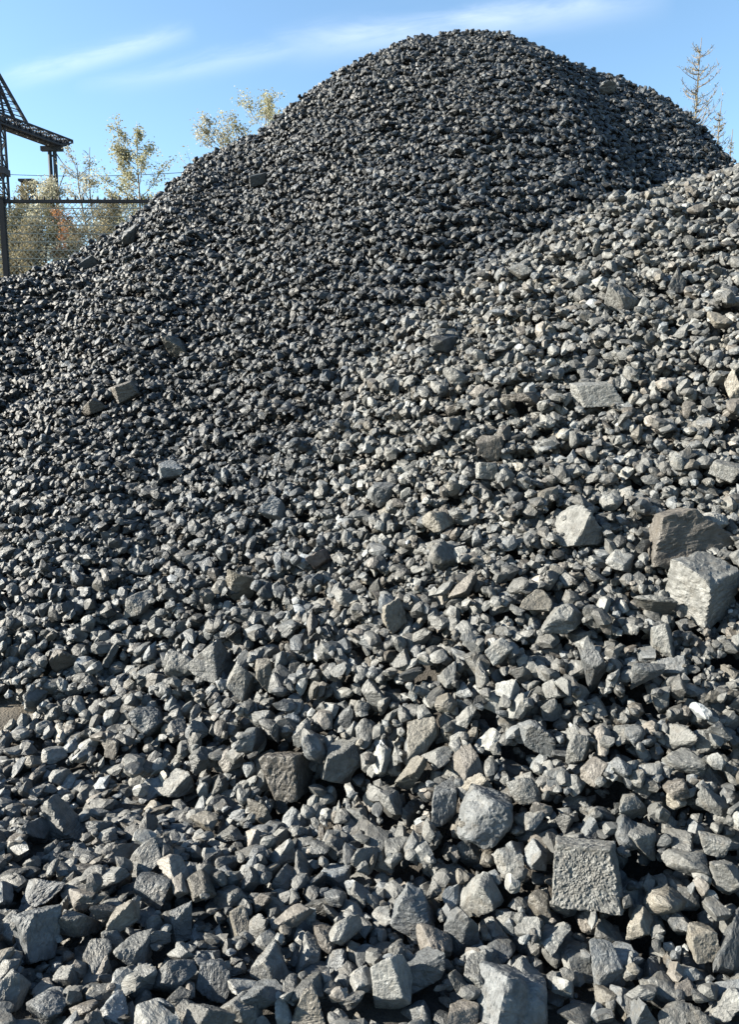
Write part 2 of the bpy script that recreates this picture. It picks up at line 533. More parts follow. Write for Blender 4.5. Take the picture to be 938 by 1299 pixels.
# ------------------------------------------------------------------ stones: notable ones, seen one by one in the photograph
# (px, py, width, height, kind, albedo, tint, depth/width, roll, yaw, seat, label, short reference)
GREY, COOL, TAN, BROWN = (0.98, 1, 0.97), (0.93, 1.0, 1.05), (1.07, 1.0, 0.86), (1.06, 0.98, 0.88)
NOTABLE = [
    (744, 1110, 86, 86, 'slab', .20, GREY, .50, 5, -4, .62, "large square slab with a rough pitted face standing on edge among the foreground stones", "big square slab"),
    (619, 1037, 66, 66, 'round', .20, COOL, .95, -8, 15, .45, "big smooth rounded grey boulder behind and left of the square slab", "big rounded boulder"),
    (894, 745, 90, 84, 'cut', .25, GREY, 1.0, 0, 36, .40, "largest cut block, flat grey top and bright left face, near the right edge", "largest cut block"),
    (862, 674, 98, 58, 'wedge', .15, BROWN, .8, -18, 10, .25, "broad brownish boulder half buried just behind the largest cut block", "broad brown boulder"),
    (736, 667, 54, 50, 'angular', .23, GREY, .9, 8, 10, .40, "pale chunky pointed block on the right slope, left of the broad brown boulder", "pale pointed block"),
    (714, 785, 50, 46, 'angular', .24, GREY, .9, -20, 25, .40, "faceted grey stone with a sharp ridge, well left of the largest cut block", "sharp ridged stone"),
    (364, 982, 68, 60, 'block', .12, BROWN, .9, 4, -12, .42, "dark blocky stone with a flat brown top and banded front in the lower middle", "dark banded block"),
    (434, 964, 46, 62, 'slab', .19, GREY, .6, -10, 8, .45, "upright grey flake leaning beside the dark banded block", "upright grey flake"),
    (496, 1250, 54, 74, 'block', .32, GREY, .9, 3, -14, .48, "bright white block with a wrinkled face close to the bottom edge", "bright white block"),
    (659, 1272, 112, 70, 'block', .22, COOL, .7, -4, 28, .42, "wide pale double stone with two light faces cut by the bottom edge", "wide pale double stone"),
    (604, 1136, 66, 52, 'angular', .26, GREY, .8, 14, -18, .42, "pale angular lump with a crumpled top, left of the square slab", "pale crumpled lump"),
    (84, 1042, 50, 62, 'wedge', .20, GREY, .8, -8, -10, .42, "tall three-sided pointed stone by the left edge", "tall pointed stone"),
    (45, 1058, 44, 44, 'angular', .15, COOL, .8, 25, 12, .38, "dark slanting stone leaning against the tall pointed stone by the left edge", None),
    (48, 1187, 52, 66, 'block', .18, COOL, .8, 4, 20, .42, "upright craggy block standing in the lower left corner", "upright craggy block"),
    (185, 1092, 40, 60, 'angular', .20, GREY, .7, -24, 0, .40, "long grey stone pitched diagonally, midway between the tall pointed stone and the bottom", "long diagonal stone"),
    (195, 1132, 44, 48, 'round', .12, COOL, .9, 5, 0, .40, "dark rounded stone right below the long diagonal stone", None),
    (230, 1170, 32, 48, 'block', .16, COOL, .8, 8, 22, .40, "narrow upright faceted stone in the lower left, above the smooth dark oval", "narrow upright stone"),
    (350, 1222, 60, 52, 'angular', .25, GREY, .8, -15, 5, .42, "pale lumpy stone with sloping shoulders left of the bright white block", "pale lumpy stone"),
    (220, 1238, 56, 38, 'round', .15, COOL, .8, -8, 0, .42, "smooth dark oval stone low in the lower left quarter", "smooth dark oval"),
    (268, 1246, 40, 50, 'angular', .17, COOL, .8, 10, 20, .40, "dark angular stone standing right beside the smooth dark oval", None),
    (302, 1170, 34, 38, 'block', .21, TAN, .7, 30, 0, .40, "small tan stone tilted on its corner above the pale lumpy stone", None),
    (170, 1200, 48, 40, 'angular', .20, GREY, .8, -12, 0, .40, "light grey stone between the upright craggy block and the narrow upright stone", None),
    (100, 1172, 60, 40, 'angular', .18, GREY, .8, 12, 8, .40, "broad low stone lying right of the upright craggy block", None),
    (50, 1130, 66, 36, 'angular', .17, COOL, .8, 18, -10, .40, "long low stone above the upright craggy block by the left edge", None),
    (357, 1085, 32, 38, 'angular', .30, GREY, .8, 0, 0, .40, "pale pointed stone below the dark banded block", None),
    (305, 1285, 56, 42, 'angular', .20, GREY, .8, -5, 0, .42, "grey stone at the bottom edge below the pale lumpy stone", None),
    (60, 1278, 44, 34, 'round', .17, COOL, .9, 0, 0, .42, "rounded stone at the bottom edge near the left corner", None),
    (18, 1255, 40, 42, 'angular', .22, GREY, .8, 0, 15, .42, "grey stone at the very left edge just above the bottom corner", None),
    (390, 1280, 44, 46, 'wedge', .25, TAN, .8, 0, 0, .42, "pale pyramid-shaped stone at the bottom edge left of the bright white block", None),
    (260, 1043, 34, 24, 'round', .24, TAN, .8, 5, 0, .42, "small flat tan oval stone left below the dark banded block", None),
    (225, 995, 48, 44, 'angular', .21, GREY, .8, -30, 0, .40, "layered grey stone leaning left, well left of the dark banded block", "layered leaning stone"),
    (646, 1090, 38, 34, 'angular', .28, GREY, .8, -12, 0, .42, "pale stone directly below the big rounded boulder", None),
    (679, 1086, 32, 42, 'angular', .23, COOL, .8, 20, 0, .42, "grey stone tilted between the pale stone and the square slab", None),
    (527, 1156, 54, 58, 'wedge', .19, COOL, .8, 6, -10, .42, "pointed grey stone with a sloping back, left of the pale crumpled lump", "sloping pointed stone"),
    (586, 1183, 44, 56, 'angular', .13, COOL, .8, -6, 8, .42, "dark upright stone below the pale crumpled lump", None),
    (551, 1198, 42, 42, 'round', .20, BROWN, .9, 0, 0, .42, "rounded brownish grey stone below the sloping pointed stone", None),
    (536, 1236, 44, 66, 'angular', .15, COOL, .8, -10, 12, .44, "tall dark faceted stone touching the right side of the bright white block", "tall dark faceted stone"),
    (589, 1287, 40, 34, 'block', .21, BROWN, .8, 4, 0, .42, "brownish squarish stone at the bottom edge left of the wide pale double stone", None),
    (844, 1146, 48, 40, 'round', .23, TAN, .8, -14, 0, .45, "smooth tan oval stone right of and below the square slab", "smooth tan oval"),
    (894, 1197, 42, 44, 'block', .23, TAN, .8, 3, 10, .45, "squarish tan stone below the smooth tan oval by the right edge", "squarish tan stone"),
    (871, 1092, 56, 34, 'round', .19, GREY, .8, -6, 0, .45, "grey oval stone lying flat between the square slab and the right edge", "flat grey oval"),
    (814, 1062, 58, 36, 'angular', .22, GREY, .7, -32, 0, .45, "long pale stone pitched down to the right, above the flat grey oval", "long pitched stone"),
    (804, 1025, 38, 38, 'block', .21, GREY, .8, 20, 0, .42, "squarish ribbed stone above the long pitched stone", None),
    (869, 966, 50, 30, 'round', .21, GREY, .8, -4, 0, .42, "smooth flattened stone near the right edge, some way above the long pitched stone", "smooth flattened stone"),
    (862, 936, 42, 32, 'angular', .21, GREY, .8, 10, 0, .42, "grey stone just above the smooth flattened stone", None),
    (591, 970, 40, 46, 'angular', .16, BROWN, .8, 18, 0, .42, "brownish upright stone above the big rounded boulder", None),
    (606, 995, 36, 28, 'round', .29, TAN, .8, 0, 0, .42, "small pale tan stone resting against the top of the big rounded boulder", None),
    (534, 936, 42, 58, 'angular', .27, TAN, .7, -14, 0, .42, "tall tan stone with a bright face in the middle, right of the upright grey flake", "tall tan stone"),
    (521, 982, 50, 40, 'angular', .20, TAN, .7, 22, 0, .40, "flat tan-grey flake below the tall tan stone", None),
    (564, 1016, 32, 56, 'block', .17, COOL, .8, 2, 0, .42, "narrow upright stone left of the big rounded boulder", None),
    (681, 936, 44, 40, 'angular', .17, COOL, .8, 0, 0, .42, "chunky dark grey stone above and right of the big rounded boulder", None),
    (666, 1002, 42, 30, 'round', .19, GREY, .8, 0, 0, .42, "roundish grey stone at the upper right of the big rounded boulder", None),
    (734, 952, 28, 44, 'block', .20, GREY, .7, -6, 0, .42, "narrow upright grey stone above the square slab", None),
    (769, 1225, 44, 54, 'angular', .18, COOL, .8, 0, 14, .42, "upright grey stone directly below the square slab near the bottom", None),
    (930, 1195, 40, 76, 'angular', .09, COOL, .8, 3, 0, .42, "tall dark stone at the right edge beside the squarish tan stone", None),
    (811, 1170, 36, 40, 'angular', .23, TAN, .8, 12, 0, .42, "tan-grey stone left below the smooth tan oval", None),
    (815, 1285, 42, 46, 'wedge', .18, COOL, .8, 0, 0, .42, "grey stone at the bottom edge in the lower right", None),
    (924, 1115, 40, 38, 'angular', .20, GREY, .8, 0, 0, .42, "grey stone at the right edge beside the flat grey oval", None),
    (859, 1015, 22, 22, 'round', .36, TAN, .9, 0, 0, .45, "small yellowish white pebble below the smooth flattened stone", None),
    (922, 1275, 46, 44, 'angular', .24, GREY, .8, 0, 0, .42, "pale stone in the lower right corner", None),
    (706, 1190, 32, 34, 'angular', .28, GREY, .8, 0, 0, .42, "small pale rough lump directly below the square slab's left corner", None),
    (750, 1050, 24, 28, 'wedge', .21, COOL, .8, 0, 0, .42, "small pointed stone peeping up behind the square slab", None),
    (909, 1070, 40, 34, 'block', .24, GREY, .8, 14, 0, .42, "light blocky stone above right of the flat grey oval", None),
    (787, 712, 36, 28, 'block', .34, GREY, .8, -18, 0, .42, "small bright boxy stone left of the largest cut block", None),
    (556, 662, 40, 26, 'round', .26, TAN, .8, -6, 0, .42, "pale tan oval pebble in the middle of the slope", "pale tan oval"),
    (679, 765, 42, 32, 'angular', .21, TAN, .7, 24, 0, .40, "tan flake leaning on the sharp ridged stone", None),
    (501, 780, 36, 46, 'angular', .26, TAN, .7, -16, 0, .40, "tan stone with a bright left edge, left of the sharp ridged stone", "bright edged tan stone"),
    (751, 852, 34, 56, 'angular', .13, COOL, .8, -4, 0, .42, "dark upright stone below the sharp ridged stone", "dark upright stone"),
    (822, 855, 46, 34, 'angular', .15, COOL, .8, 12, 0, .42, "dark faceted stone right of the dark upright stone", None),
    (841, 812, 32, 46, 'block', .23, GREY, .8, 8, 0, .42, "upright pale stone below the largest cut block's left corner", None),
    (561, 705, 36, 38, 'round', .17, GREY, .8, 0, 0, .42, "roundish grey stone just below the pale tan oval", None),
    (622, 568, 32, 30, 'angular', .13, BROWN, .8, 0, 0, .42, "brown stone on the upper right slope, above a pale one", "brown slope stone"),
    (618, 597, 28, 24, 'block', .27, GREY, .8, 0, 0, .42, "pale stone directly below the brown slope stone", None),
    (921, 597, 38, 28, 'slab', .22, GREY, .7, -20, 0, .40, "flat tilted slab at the right edge above the broad brown boulder", "tilted edge slab"),
    (904, 664, 38, 30, 'round', .32, GREY, .8, -20, 0, .42, "bright wrinkled stone at the right shoulder of the broad brown boulder", None),
    (776, 637, 26, 22, 'round', .28, GREY, .8, 0, 0, .42, "small pale round stone above the pale pointed block", None),
    (831, 768, 50, 28, 'angular', .18, GREY, .8, -3, 0, .42, "long lumpy stone at the foot of the largest cut block", None),
    (589, 745, 46, 32, 'angular', .19, BROWN, .8, 20, 0, .40, "rough brownish stone between the bright edged tan stone and the sharp ridged stone", None),
    (265, 832, 54, 46, 'wedge', .21, GREY, .9, 12, -20, .42, "cleft stone with one bright and one black face on the left slope", "cleft two-faced stone"),
    (227, 842, 34, 34, 'round', .21, GREY, .8, 0, 0, .42, "roundish light stone left of the cleft two-faced stone", None),
    (307, 866, 44, 42, 'slab', .22, GREY, .6, -36, 0, .40, "layered slab tipped up, right of the cleft two-faced stone", "layered tipped slab"),
    (337, 856, 26, 42, 'angular', .19, TAN, .7, 8, 0, .42, "narrow tan stone touching the layered tipped slab", None),
    (345, 647, 34, 38, 'angular', .27, COOL, .8, 8, 0, .42, "shiny light flake standing out on the left of the slope", "shiny light flake"),
    (217, 598, 30, 26, 'block', .30, COOL, .8, 0, 0, .42, "small bright stone on the left slope, left of the shiny light flake", "small bright slope stone"),
    (405, 710, 34, 26, 'slab', .15, (1.2, .98, .92), .5, 24, 0, .40, "reddish grey slab tilted on the slope below the shiny light flake", "reddish tilted slab"),
    (175, 767, 32, 42, 'angular', .22, GREY, .7, -16, 0, .40, "grey flake with a light top on the left slope above the cleft two-faced stone", None),
    (305, 742, 34, 38, 'angular', .21, TAN, .8, 0, 0, .42, "tan-grey stone left of the reddish tilted slab", None),
    (80, 836, 34, 30, 'angular', .15, BROWN, .8, 18, 0, .42, "brownish stone near the left edge above the bare dirt patch", None),
    (187, 916, 42, 36, 'round', .18, COOL, .8, 0, 0, .42, "dark rounded stone right of the bare dirt patch", None),
    (757, 500, 64, 32, 'slab', .30, GREY, .6, 6, 10, .40, "long pale slab lying across the right slope", "long pale slab"),
    (663, 508, 48, 28, 'angular', .10, BROWN, .7, 18, 0, .38, "long dark brown stone left of the long pale slab", None),
    (861, 358, 28, 32, 'wedge', .10, COOL, .8, 0, 0, .42, "dark pointed stone high on the right mound", "dark pointed stone"),
    (789, 376, 38, 32, 'angular', .20, GREY, .8, 0, 0, .42, "chunky grey stone on the right mound left of the dark pointed stone", None),
    (579, 478, 30, 24, 'round', .23, GREY, .8, 0, 0, .42, "roundish light stone on the right slope left of the long pale slab", None),
    (564, 437, 32, 22, 'angular', .10, COOL, .8, 0, 0, .42, "small dark stone in the valley between the two mounds", None),
    (914, 406, 28, 20, 'round', .27, TAN, .8, 0, 0, .42, "pale tan stone at the right edge below the dark pointed stone", None),
    (660, 346, 28, 20, 'angular', .25, GREY, .8, 0, 0, .42, "light stone near the top left of the right mound", None),
    (933, 487, 22, 36, 'angular', .29, TAN, .8, 0, 0, .42, "pale upright stone at the right edge right of the long pale slab", None),
    (165, 298, 26, 22, 'angular', .14, COOL, .8, 20, -10, .42, "large dark stone with a flat face high on the left shoulder of the heap", "dark shoulder stone"),
    (112, 332, 26, 16, 'slab', .15, COOL, .6, 14, 0, .15, "flat dark slab left below the dark shoulder stone", None),
    (328, 228, 26, 16, 'slab', .11, COOL, .6, 10, 0, .40, "flat dark slab high on the left flank of the tall heap", None),
    (770, 112, 24, 18, 'round', .20, COOL, .8, 0, 0, .45, "big pale lump high on the dark right flank near the top", None),
    (160, 498, 38, 28, 'slab', .20, BROWN, .6, 14, 0, .40, "brownish layered slab on the left slope", "brownish layered slab"),
    (117, 516, 32, 22, 'slab', .14, BROWN, .6, 32, 0, .40, "narrow brown slab tilted up just left of the brownish layered slab", None),
    (221, 440, 30, 26, 'angular', .17, TAN, .8, 0, 0, .42, "grey lump with a tan face above the brownish layered slab", None),
    (484, 627, 32, 28, 'round', .16, COOL, .8, 0, 0, .42, "dark roundish stone left of the pale tan oval", None),
]
REF = {}
STONES = []                  # every stone: dict of centre, half sizes, basis, kind, tone, ...
TOTAL_INDIVIDUAL = 300


def basis(z, spin):
    z = unit(z)
    a = np.array([1.0, 0, 0]) if abs(z[0]) < 0.8 else np.array([0, 1.0, 0])
    x = unit(np.cross(a, z))
    y = np.cross(z, x)
    c, s = math.cos(spin), math.sin(spin)
    return np.stack([x * c + y * s, -x * s + y * c, z], 1)


def rot(axis, deg):
    return np.array(Matrix.Rotation(math.radians(deg), 3, Vector(axis)))


for (px, py, w, h, kind, alb, tint, dep, roll, yaw, seat, label, ref) in NOTABLE:
    if kind != 'cut':
        w, h = w * 1.12, h * 1.12
    P, t = hit(px, py)
    sz = 0.5 * min(w, h) / F_PX * t
    P, t = hit(px, py, sz * (seat - 0.10))
    d = unit(pix_dir(px, py))
    t = t * np.linalg.norm(pix_dir(px, py)) * d.dot(np.array([0, math.cos(PITCH), -math.sin(PITCH)]))
    hw, hh = 0.5 * w / F_PX * t, 0.5 * h / F_PX * t
    hd = dep * 0.5 * (hw + hh)
    if ref == "largest cut block":        # stands upright on the slope: z up, one long edge towards the camera
        B = rot((1, 0, 0), 17) @ rot((0, 0, 1), yaw - 6)
        half = np.array([hw * 0.80, hw * 0.80, hh * 0.82])
    elif kind == 'wedge':
        B = rot((0, 0, 1), yaw) @ rot((0, 1, 0), roll)
        half = np.array([hw, hd, hh])
    else:
        zt = -d
        x = unit(np.cross(np.array([0, 0, 1.0]), zt))
        y = np.cross(zt, x)
        B = np.stack([x, y, zt], 1) @ rot((0, 0, 1), roll) @ rot((0, 1, 0), yaw) @ rot((1, 0, 0), 10)
        r = abs(math.sin(math.radians(roll)))
        k = 1 / (math.cos(math.radians(roll)) + 0.55 * r)
        half = np.array([hw * k, hh * k, hd])
        if kind in ('block', 'slab'):
            half *= np.array([0.93, 0.93, 0.95])
    STONES.append(dict(c=P, half=half, B=B, kind=kind, tone=np.array(tint) * alb * 0.385, label=label, ref=ref, pix=(px, py), size=(w, h), d=1e9))

n_not = len(STONES)
print("notable", n_not)

# ------------------------------------------------------------------ stones: pouring the rest, each comes to lie on those before it
CELL = 0.0125
X0, X1, Y0, Y1 = -7.4, 7.4, 0.9, 12.6
gx = np.arange(X0, X1, CELL)
gy = np.arange(Y0, Y1, CELL)
GX, GY = np.meshgrid(gx, gy)
S = np.empty_like(GX)
for i in range(0, len(gy), 64):
    S[i:i + 64] = surf(GX[i:i + 64], GY[i:i + 64])
H = S - 0.13
dzdx = np.gradient(S, CELL, axis=1)
dzdy = np.gradient(S, CELL, axis=0)
lim = 0.49 * GY + 0.8
dpatch = np.hypot((GX - PATCH[0] + 0.08) / 0.18, (GY - PATCH[1]) / 0.14)
back_lim = np.interp(GX, CREST_BACK[:, 0], CREST_BACK[:, 1]) + 0.8
ok = (np.abs(GX) < lim) & (dpatch > 1) & (GY < back_lim) & (GX < 7.2) & (GX > -7.2)
keep_clear = np.zeros_like(ok)
# coarse lumps roll to the foot, the finer ones stay on the slopes
GRADE = 0.56 + 0.20 * np.clip((0.95 - S) / 0.75, 0, 1)
CELLS = np.flatnonzero(ok)
print("cells", len(CELLS), round(time.time() - T0, 1))


def stamp(c, rad, hz):
    """Raise the height map by an ellipsoid."""
    r = max(1, int(rad / CELL) + 1)
    ix, iy = int((c[0] - X0) / CELL), int((c[1] - Y0) / CELL)
    x0, x1, y0, y1 = max(ix - r, 0), min(ix + r + 1, len(gx)), max(iy - r, 0), min(iy + r + 1, len(gy))
    if x0 >= x1 or y0 >= y1:
        return
    q = ((gx[x0:x1] - c[0]) ** 2)[None] + ((gy[y0:y1] - c[1]) ** 2)[:, None]
    u = np.sqrt(np.maximum(1 - q / rad ** 2, 0))
    W = H[y0:y1, x0:x1]
    np.maximum(W, np.where(u > 0, c[2] + hz * u, -9), out=W)
    return x0, x1, y0, y1, u


def pour(n, mean, sigma, lo, hi, k, pool=None, sink=0.25):
    cells = CELLS if pool is None else pool
    W = len(gx)
    Hf, Sf = H.ravel(), S.ravel()
    cand = RNG.integers(0, len(cells), (n, k))
    dia = np.clip(np.exp(RNG.normal(math.log(mean), sigma, n)), lo, hi)
    flat = RNG.uniform(0.46, 1.0, n)
    lng = RNG.uniform(0.78, 1.38, n)
    offs = RNG.uniform(-0.5, 0.5, (n, 2)) * CELL
    for i in range(n):
        cc = cells[cand[i]]
        j = cc[np.argmin(Hf[cc] - Sf[cc])]
        iy, ix = divmod(int(j), W)
        if keep_clear[iy, ix]:
            continue
        x, y = gx[ix] + offs[i, 0], gy[iy] + offs[i, 1]
        dia[i] *= GRADE[iy, ix]
        a = dia[i] / 2 * lng[i]
        b = dia[i] / 2 / math.sqrt(lng[i])
        c = dia[i] / 2 * flat[i]
        rad = math.sqrt(a * b) * 0.92
        nrm = np.array([-dzdx[iy, ix], -dzdy[iy, ix], 1.0])
        hz = c * math.sqrt(1 + 0.5 * (nrm[0] ** 2 + nrm[1] ** 2))
        r = int(rad / CELL) + 1
        x0, x1, y0, y1 = max(ix - r, 0), min(ix + r + 1, W), max(iy - r, 0), min(iy + r + 1, len(gy))
        q = ((gx[x0:x1] - x) ** 2)[None] + ((gy[y0:y1] - y) ** 2)[:, None]
        u = np.sqrt(np.maximum(1 - q / rad ** 2, 0))
        Wn = H[y0:y1, x0:x1]
        inside = u > 0.15
        if not inside.any():
            continue
        rest = (Wn + hz * u)[inside]
        z = np.max(rest) * 0.58 + np.mean(rest) * 0.42 - sink * c
        z = max(z, Hf[j] + 0.25 * c)
        np.maximum(Wn, np.where(u > 0, z + hz * u, -9), out=Wn)
        tz = unit(nrm) + RNG.normal(0, 0.38, 3)
        STONES.append(dict(c=np.array([x, y, z]), half=np.array([a, b, c]), B=basis(tz, RNG.uniform(0, 6.283)), d=dia[i], kind=None))


def level():
    return float((H - S).ravel()[CELLS].mean())


while level() < -0.062:
    pour(4000, 0.073, 0.40, 0.03, 0.125, 5)
print("poured 1", len(STONES), "fill", float((H - S).ravel()[CELLS].mean()), round(time.time() - T0, 1))
for s in STONES[:n_not]:
    ext = np.abs(s['B']) @ s['half']
    rad = 0.5 * (ext[0] + ext[1]) * 0.62
    stamp(s['c'], rad, ext[2] * 0.9)
    ix, iy = int((s['c'][0] - X0) / CELL), int((s['c'][1] - Y0) / CELL)
    r = int(rad * 1.0 / CELL) + 1
    keep_clear[max(iy - r, 0):iy + r, max(ix - r, 0):ix + r + 1] = True
    # and a strip before it, so that nothing poured hides its face
    dv = unit(s['c'][:2] - CAM[:2])
    for q in np.arange(0, ext[2] * 1.1, CELL):
        jx, jy = int((s['c'][0] - dv[0] * (q + rad * 0.6) - X0) / CELL), int((s['c'][1] - dv[1] * (q + rad * 0.6) - Y0) / CELL)
        rr = max(1, int(r * 0.7))
        keep_clear[max(jy - rr, 0):jy + rr, max(jx - rr, 0):jx + rr + 1] = True
while level() < 0.002:
    pour(4000, 0.066, 0.44, 0.02, 0.125, 7)
print("poured 2", len(STONES), "fill", float((H - S).ravel()[CELLS].mean()), round(time.time() - T0, 1))
near = CELLS[(GY.ravel()[CELLS] < 6.0)]
pour(5000, 0.046, 0.35, 0.020, 0.09, 8, near)
# nothing bare is left outside the dirt patch: small stones into every low spot
keep_clear[:] = False
for _ in range(5):
    low = CELLS[(H - S).ravel()[CELLS] < -0.06]
    print("low cells", len(low))
    if len(low) > 50:
        pour(min(8000, len(low) // 2), 0.052, 0.3, 0.025, 0.08, 2, low)
rim = np.flatnonzero(((dpatch > 0.55) & (dpatch < 1.3)).ravel())
pour(70, 0.035, 0.3, 0.015, 0.05, 2, rim)
pour(26, 0.03, 0.5, 0.012, 0.06, 1, np.flatnonzero((dpatch < 1.0).ravel()))
grit = CELLS[(GY.ravel()[CELLS] < 4.6) & ((H - S).ravel()[CELLS] < 0.0)]
pour(5000, 0.030, 0.35, 0.014, 0.05, 4, grit)
print("poured 3", len(STONES), "fill", float((H - S).ravel()[CELLS].mean()), round(time.time() - T0, 1))

# colours
for s in STONES[n_not:]:
    g = 0.385 * float(np.clip(np.exp(RNG.normal(math.log(0.165), 0.36)), 0.06, 0.40))
    r = RNG.random()
    s['tint_name'] = 'grey' if r < 0.70 else ('bluish grey' if r < 0.88 else ('tan' if r < 0.93 else 'brownish'))
    heap_shade = 0.5 + 0.5 * math.tanh((s['c'][2] - float(ridge(CREST_NEAR, s['c'][0], s['c'][1], 0.78, 0.3, 0.9)) - 0.18) * 9)
    heap_shade *= min(1.0, max(0.0, (s['c'][2] - 0.1) / 1.3))
    g *= 1.14 - 0.76 * heap_shade        # the taller heap's dimmer, bluer light is put into its stones' colour
    t = {'grey': GREY, 'bluish grey': COOL, 'tan': TAN, 'brownish': BROWN}[s['tint_name']]
    s['alb'] = g
    s['tone'] = np.array(t) * g * (1 - heap_shade * np.array([0.20, 0.06, -0.13]))

# ------------------------------------------------------------------ which stones show: a coarse depth picture from here and from a step aside
Cc = np.array([s['c'] for s in STONES])
Rr = np.array([float(np.cbrt(np.prod(s['half']))) for s in STONES])
cp, sp = math.cos(PITCH), math.sin(PITCH)


def shows(camp, scale=0.79, shrink=0.98):
    """Visible pixels (photo size x scale) of every stone."""
    q = Cc - camp
    zf = q[:, 1] * cp - q[:, 2] * sp
    up = q[:, 1] * sp + q[:, 2] * cp
    f = F_PX * scale
    W, Hh = int(938 * scale), int(1299 * scale)
    u = q[:, 0] / zf * f + CX * scale
    v = CY * scale - up / zf * f
    rr = Rr / zf * f * shrink
    zb = np.full((Hh, W), 1e9, np.float32)
    ib = np.full((Hh, W), -1, np.int32)
    for i in range(len(Cc)):
        if zf[i] < 0.2:
            continue
        r = max(rr[i], 0.7)
        x0, x1, y0, y1 = int(max(u[i] - r, 0)), int(min(u[i] + r + 1, W)), int(max(v[i] - r, 0)), int(min(v[i] + r + 1, Hh))
        if x0 >= x1 or y0 >= y1:
            continue
        k = ((np.arange(x0, x1) + .5 - u[i]) ** 2)[None] + ((np.arange(y0, y1) + .5 - v[i]) ** 2)[:, None]
        m = 1 - k / (r * r)
        z = zf[i] - Rr[i] * np.sqrt(np.maximum(m, 0))
        zz = zb[y0:y1, x0:x1]
        w = (m > 0) & (z < zz)
        zz[w] = z[w]
        ib[y0:y1, x0:x1][w] = i
    return np.bincount(ib[ib >= 0], minlength=len(Cc)), u / scale, v / scale, rr / scale


# stones that came to lie right on the face of a notable one are taken off it
q = Cc - CAM
zf = q[:, 1] * cp - q[:, 2] * sp
pu = q[:, 0] / zf * F_PX + CX
pv = CY - (q[:, 1] * sp + q[:, 2] * cp) / zf * F_PX
gone = np.zeros(len(Cc), bool)
for i in range(n_not):
    s = STONES[i]
    rp = Rr / zf * F_PX
    w, h = s['size']
    e = np.hypot((pu - pu[i]) / (0.40 * w + 0.75 * rp), (pv - pv[i]) / (0.40 * h + 0.75 * rp))
    gone |= (e < 1) & (zf < zf[i] + 0.3 * Rr[i]) & (zf > zf[i] - 0.6) & (np.arange(len(Cc)) >= n_not)
keep = np.flatnonzero(~gone)
STONES = [STONES[i] for i in keep]
Cc, Rr = Cc[keep], Rr[keep]
print("taken off", int(gone.sum()))
vis, U, V, RP = shows(CAM)
allvis = vis.copy()
for off in ((0, 0, 0), (-0.8, 0, 0), (0.8, 0, 0), (0, -0.3, 0.4)):
    allvis = allvis + shows(CAM + np.array(off), 0.6, 0.78)[0]
print("visible", int((vis > 0).sum()), "any", int((allvis > 0).sum()), round(time.time() - T0, 1))

rank = np.argsort(-vis)
chosen = list(range(n_not)) + [int(i) for i in rank if i >= n_not and vis[i] > 0][:TOTAL_INDIVIDUAL - n_not]
chosen_set = set(chosen)


# ------------------------------------------------------------------ stones: meshes
def fill_mesh(me, co, tri, tone, grain, smooth):
    nv, nf = len(co), len(tri)
    me.vertices.add(nv)
    me.vertices.foreach_set('co', co.astype(np.float32).ravel())
    me.loops.add(nf * 3)
    me.loops.foreach_set('vertex_index', tri.astype(np.int32).ravel())
    me.polygons.add(nf)
    me.polygons.foreach_set('loop_start', np.arange(0, nf * 3, 3, dtype=np.int32))
    me.update(calc_edges=True)
    me.polygons.foreach_set('use_smooth', np.asarray(smooth, bool) if not isinstance(smooth, bool) else np.full(nf, smooth))
    a = me.attributes.new('tone', 'FLOAT_VECTOR', 'POINT')
    a.data.foreach_set('vector', tone.astype(np.float32).ravel())
    a = me.attributes.new('grain', 'FLOAT_VECTOR', 'POINT')
    a.data.foreach_set('vector', grain.astype(np.float32).ravel())
    me.materials.append(STONE)


DIRW = [("right of", "left of"), ("below", "above")]


def measure(v):
    v = abs(v)
    for lim_, word in ((0.75, "half a width"), (1.25, "one width"), (1.75, "one and a half widths"), (2.5, "two widths"), (3.5, "three widths"),
                       (4.5, "four widths"), (5.5, "five widths"), (6.5, "six widths"), (7.5, "seven widths")):
        if v < lim_:
            return word
    return f"{int(round(v))} widths"


REFS = [(s['pix'], s['size'], s['ref']) for s in STONES[:n_not] if s['ref']]
used = set(s['label'] for s in STONES[:n_not])
assert len(used) == n_not


def shade(a):
    return 'pale' if a > 0.088 else ('dark' if a < 0.043 else 'mid-grey')


def look(s, half):
    col = {'grey': {'pale': 'pale grey', 'dark': 'dark grey', 'mid-grey': 'grey'}[shade(s['alb'])],
           'bluish grey': {'pale': 'pale bluish', 'dark': 'dark bluish', 'mid-grey': 'bluish grey'}[shade(s['alb'])],
           'tan': {'pale': 'pale tan', 'dark': 'dark tan', 'mid-grey': 'tan'}[shade(s['alb'])],
           'brownish': {'pale': 'light brown', 'dark': 'dark brown', 'mid-grey': 'brownish'}[shade(s['alb'])]}[s['tint_name']]
    k = s['kind']
    e = sorted(half)
    if e[2] / e[1] > 1.45:
        form = 'long'
    elif e[0] / e[1] < 0.62:
        form = 'flat'
    else:
        form = {'round': 'rounded', 'block': 'blocky', 'wedge': 'pointed'}.get(k, 'angular')
    return f"{col} {form}"


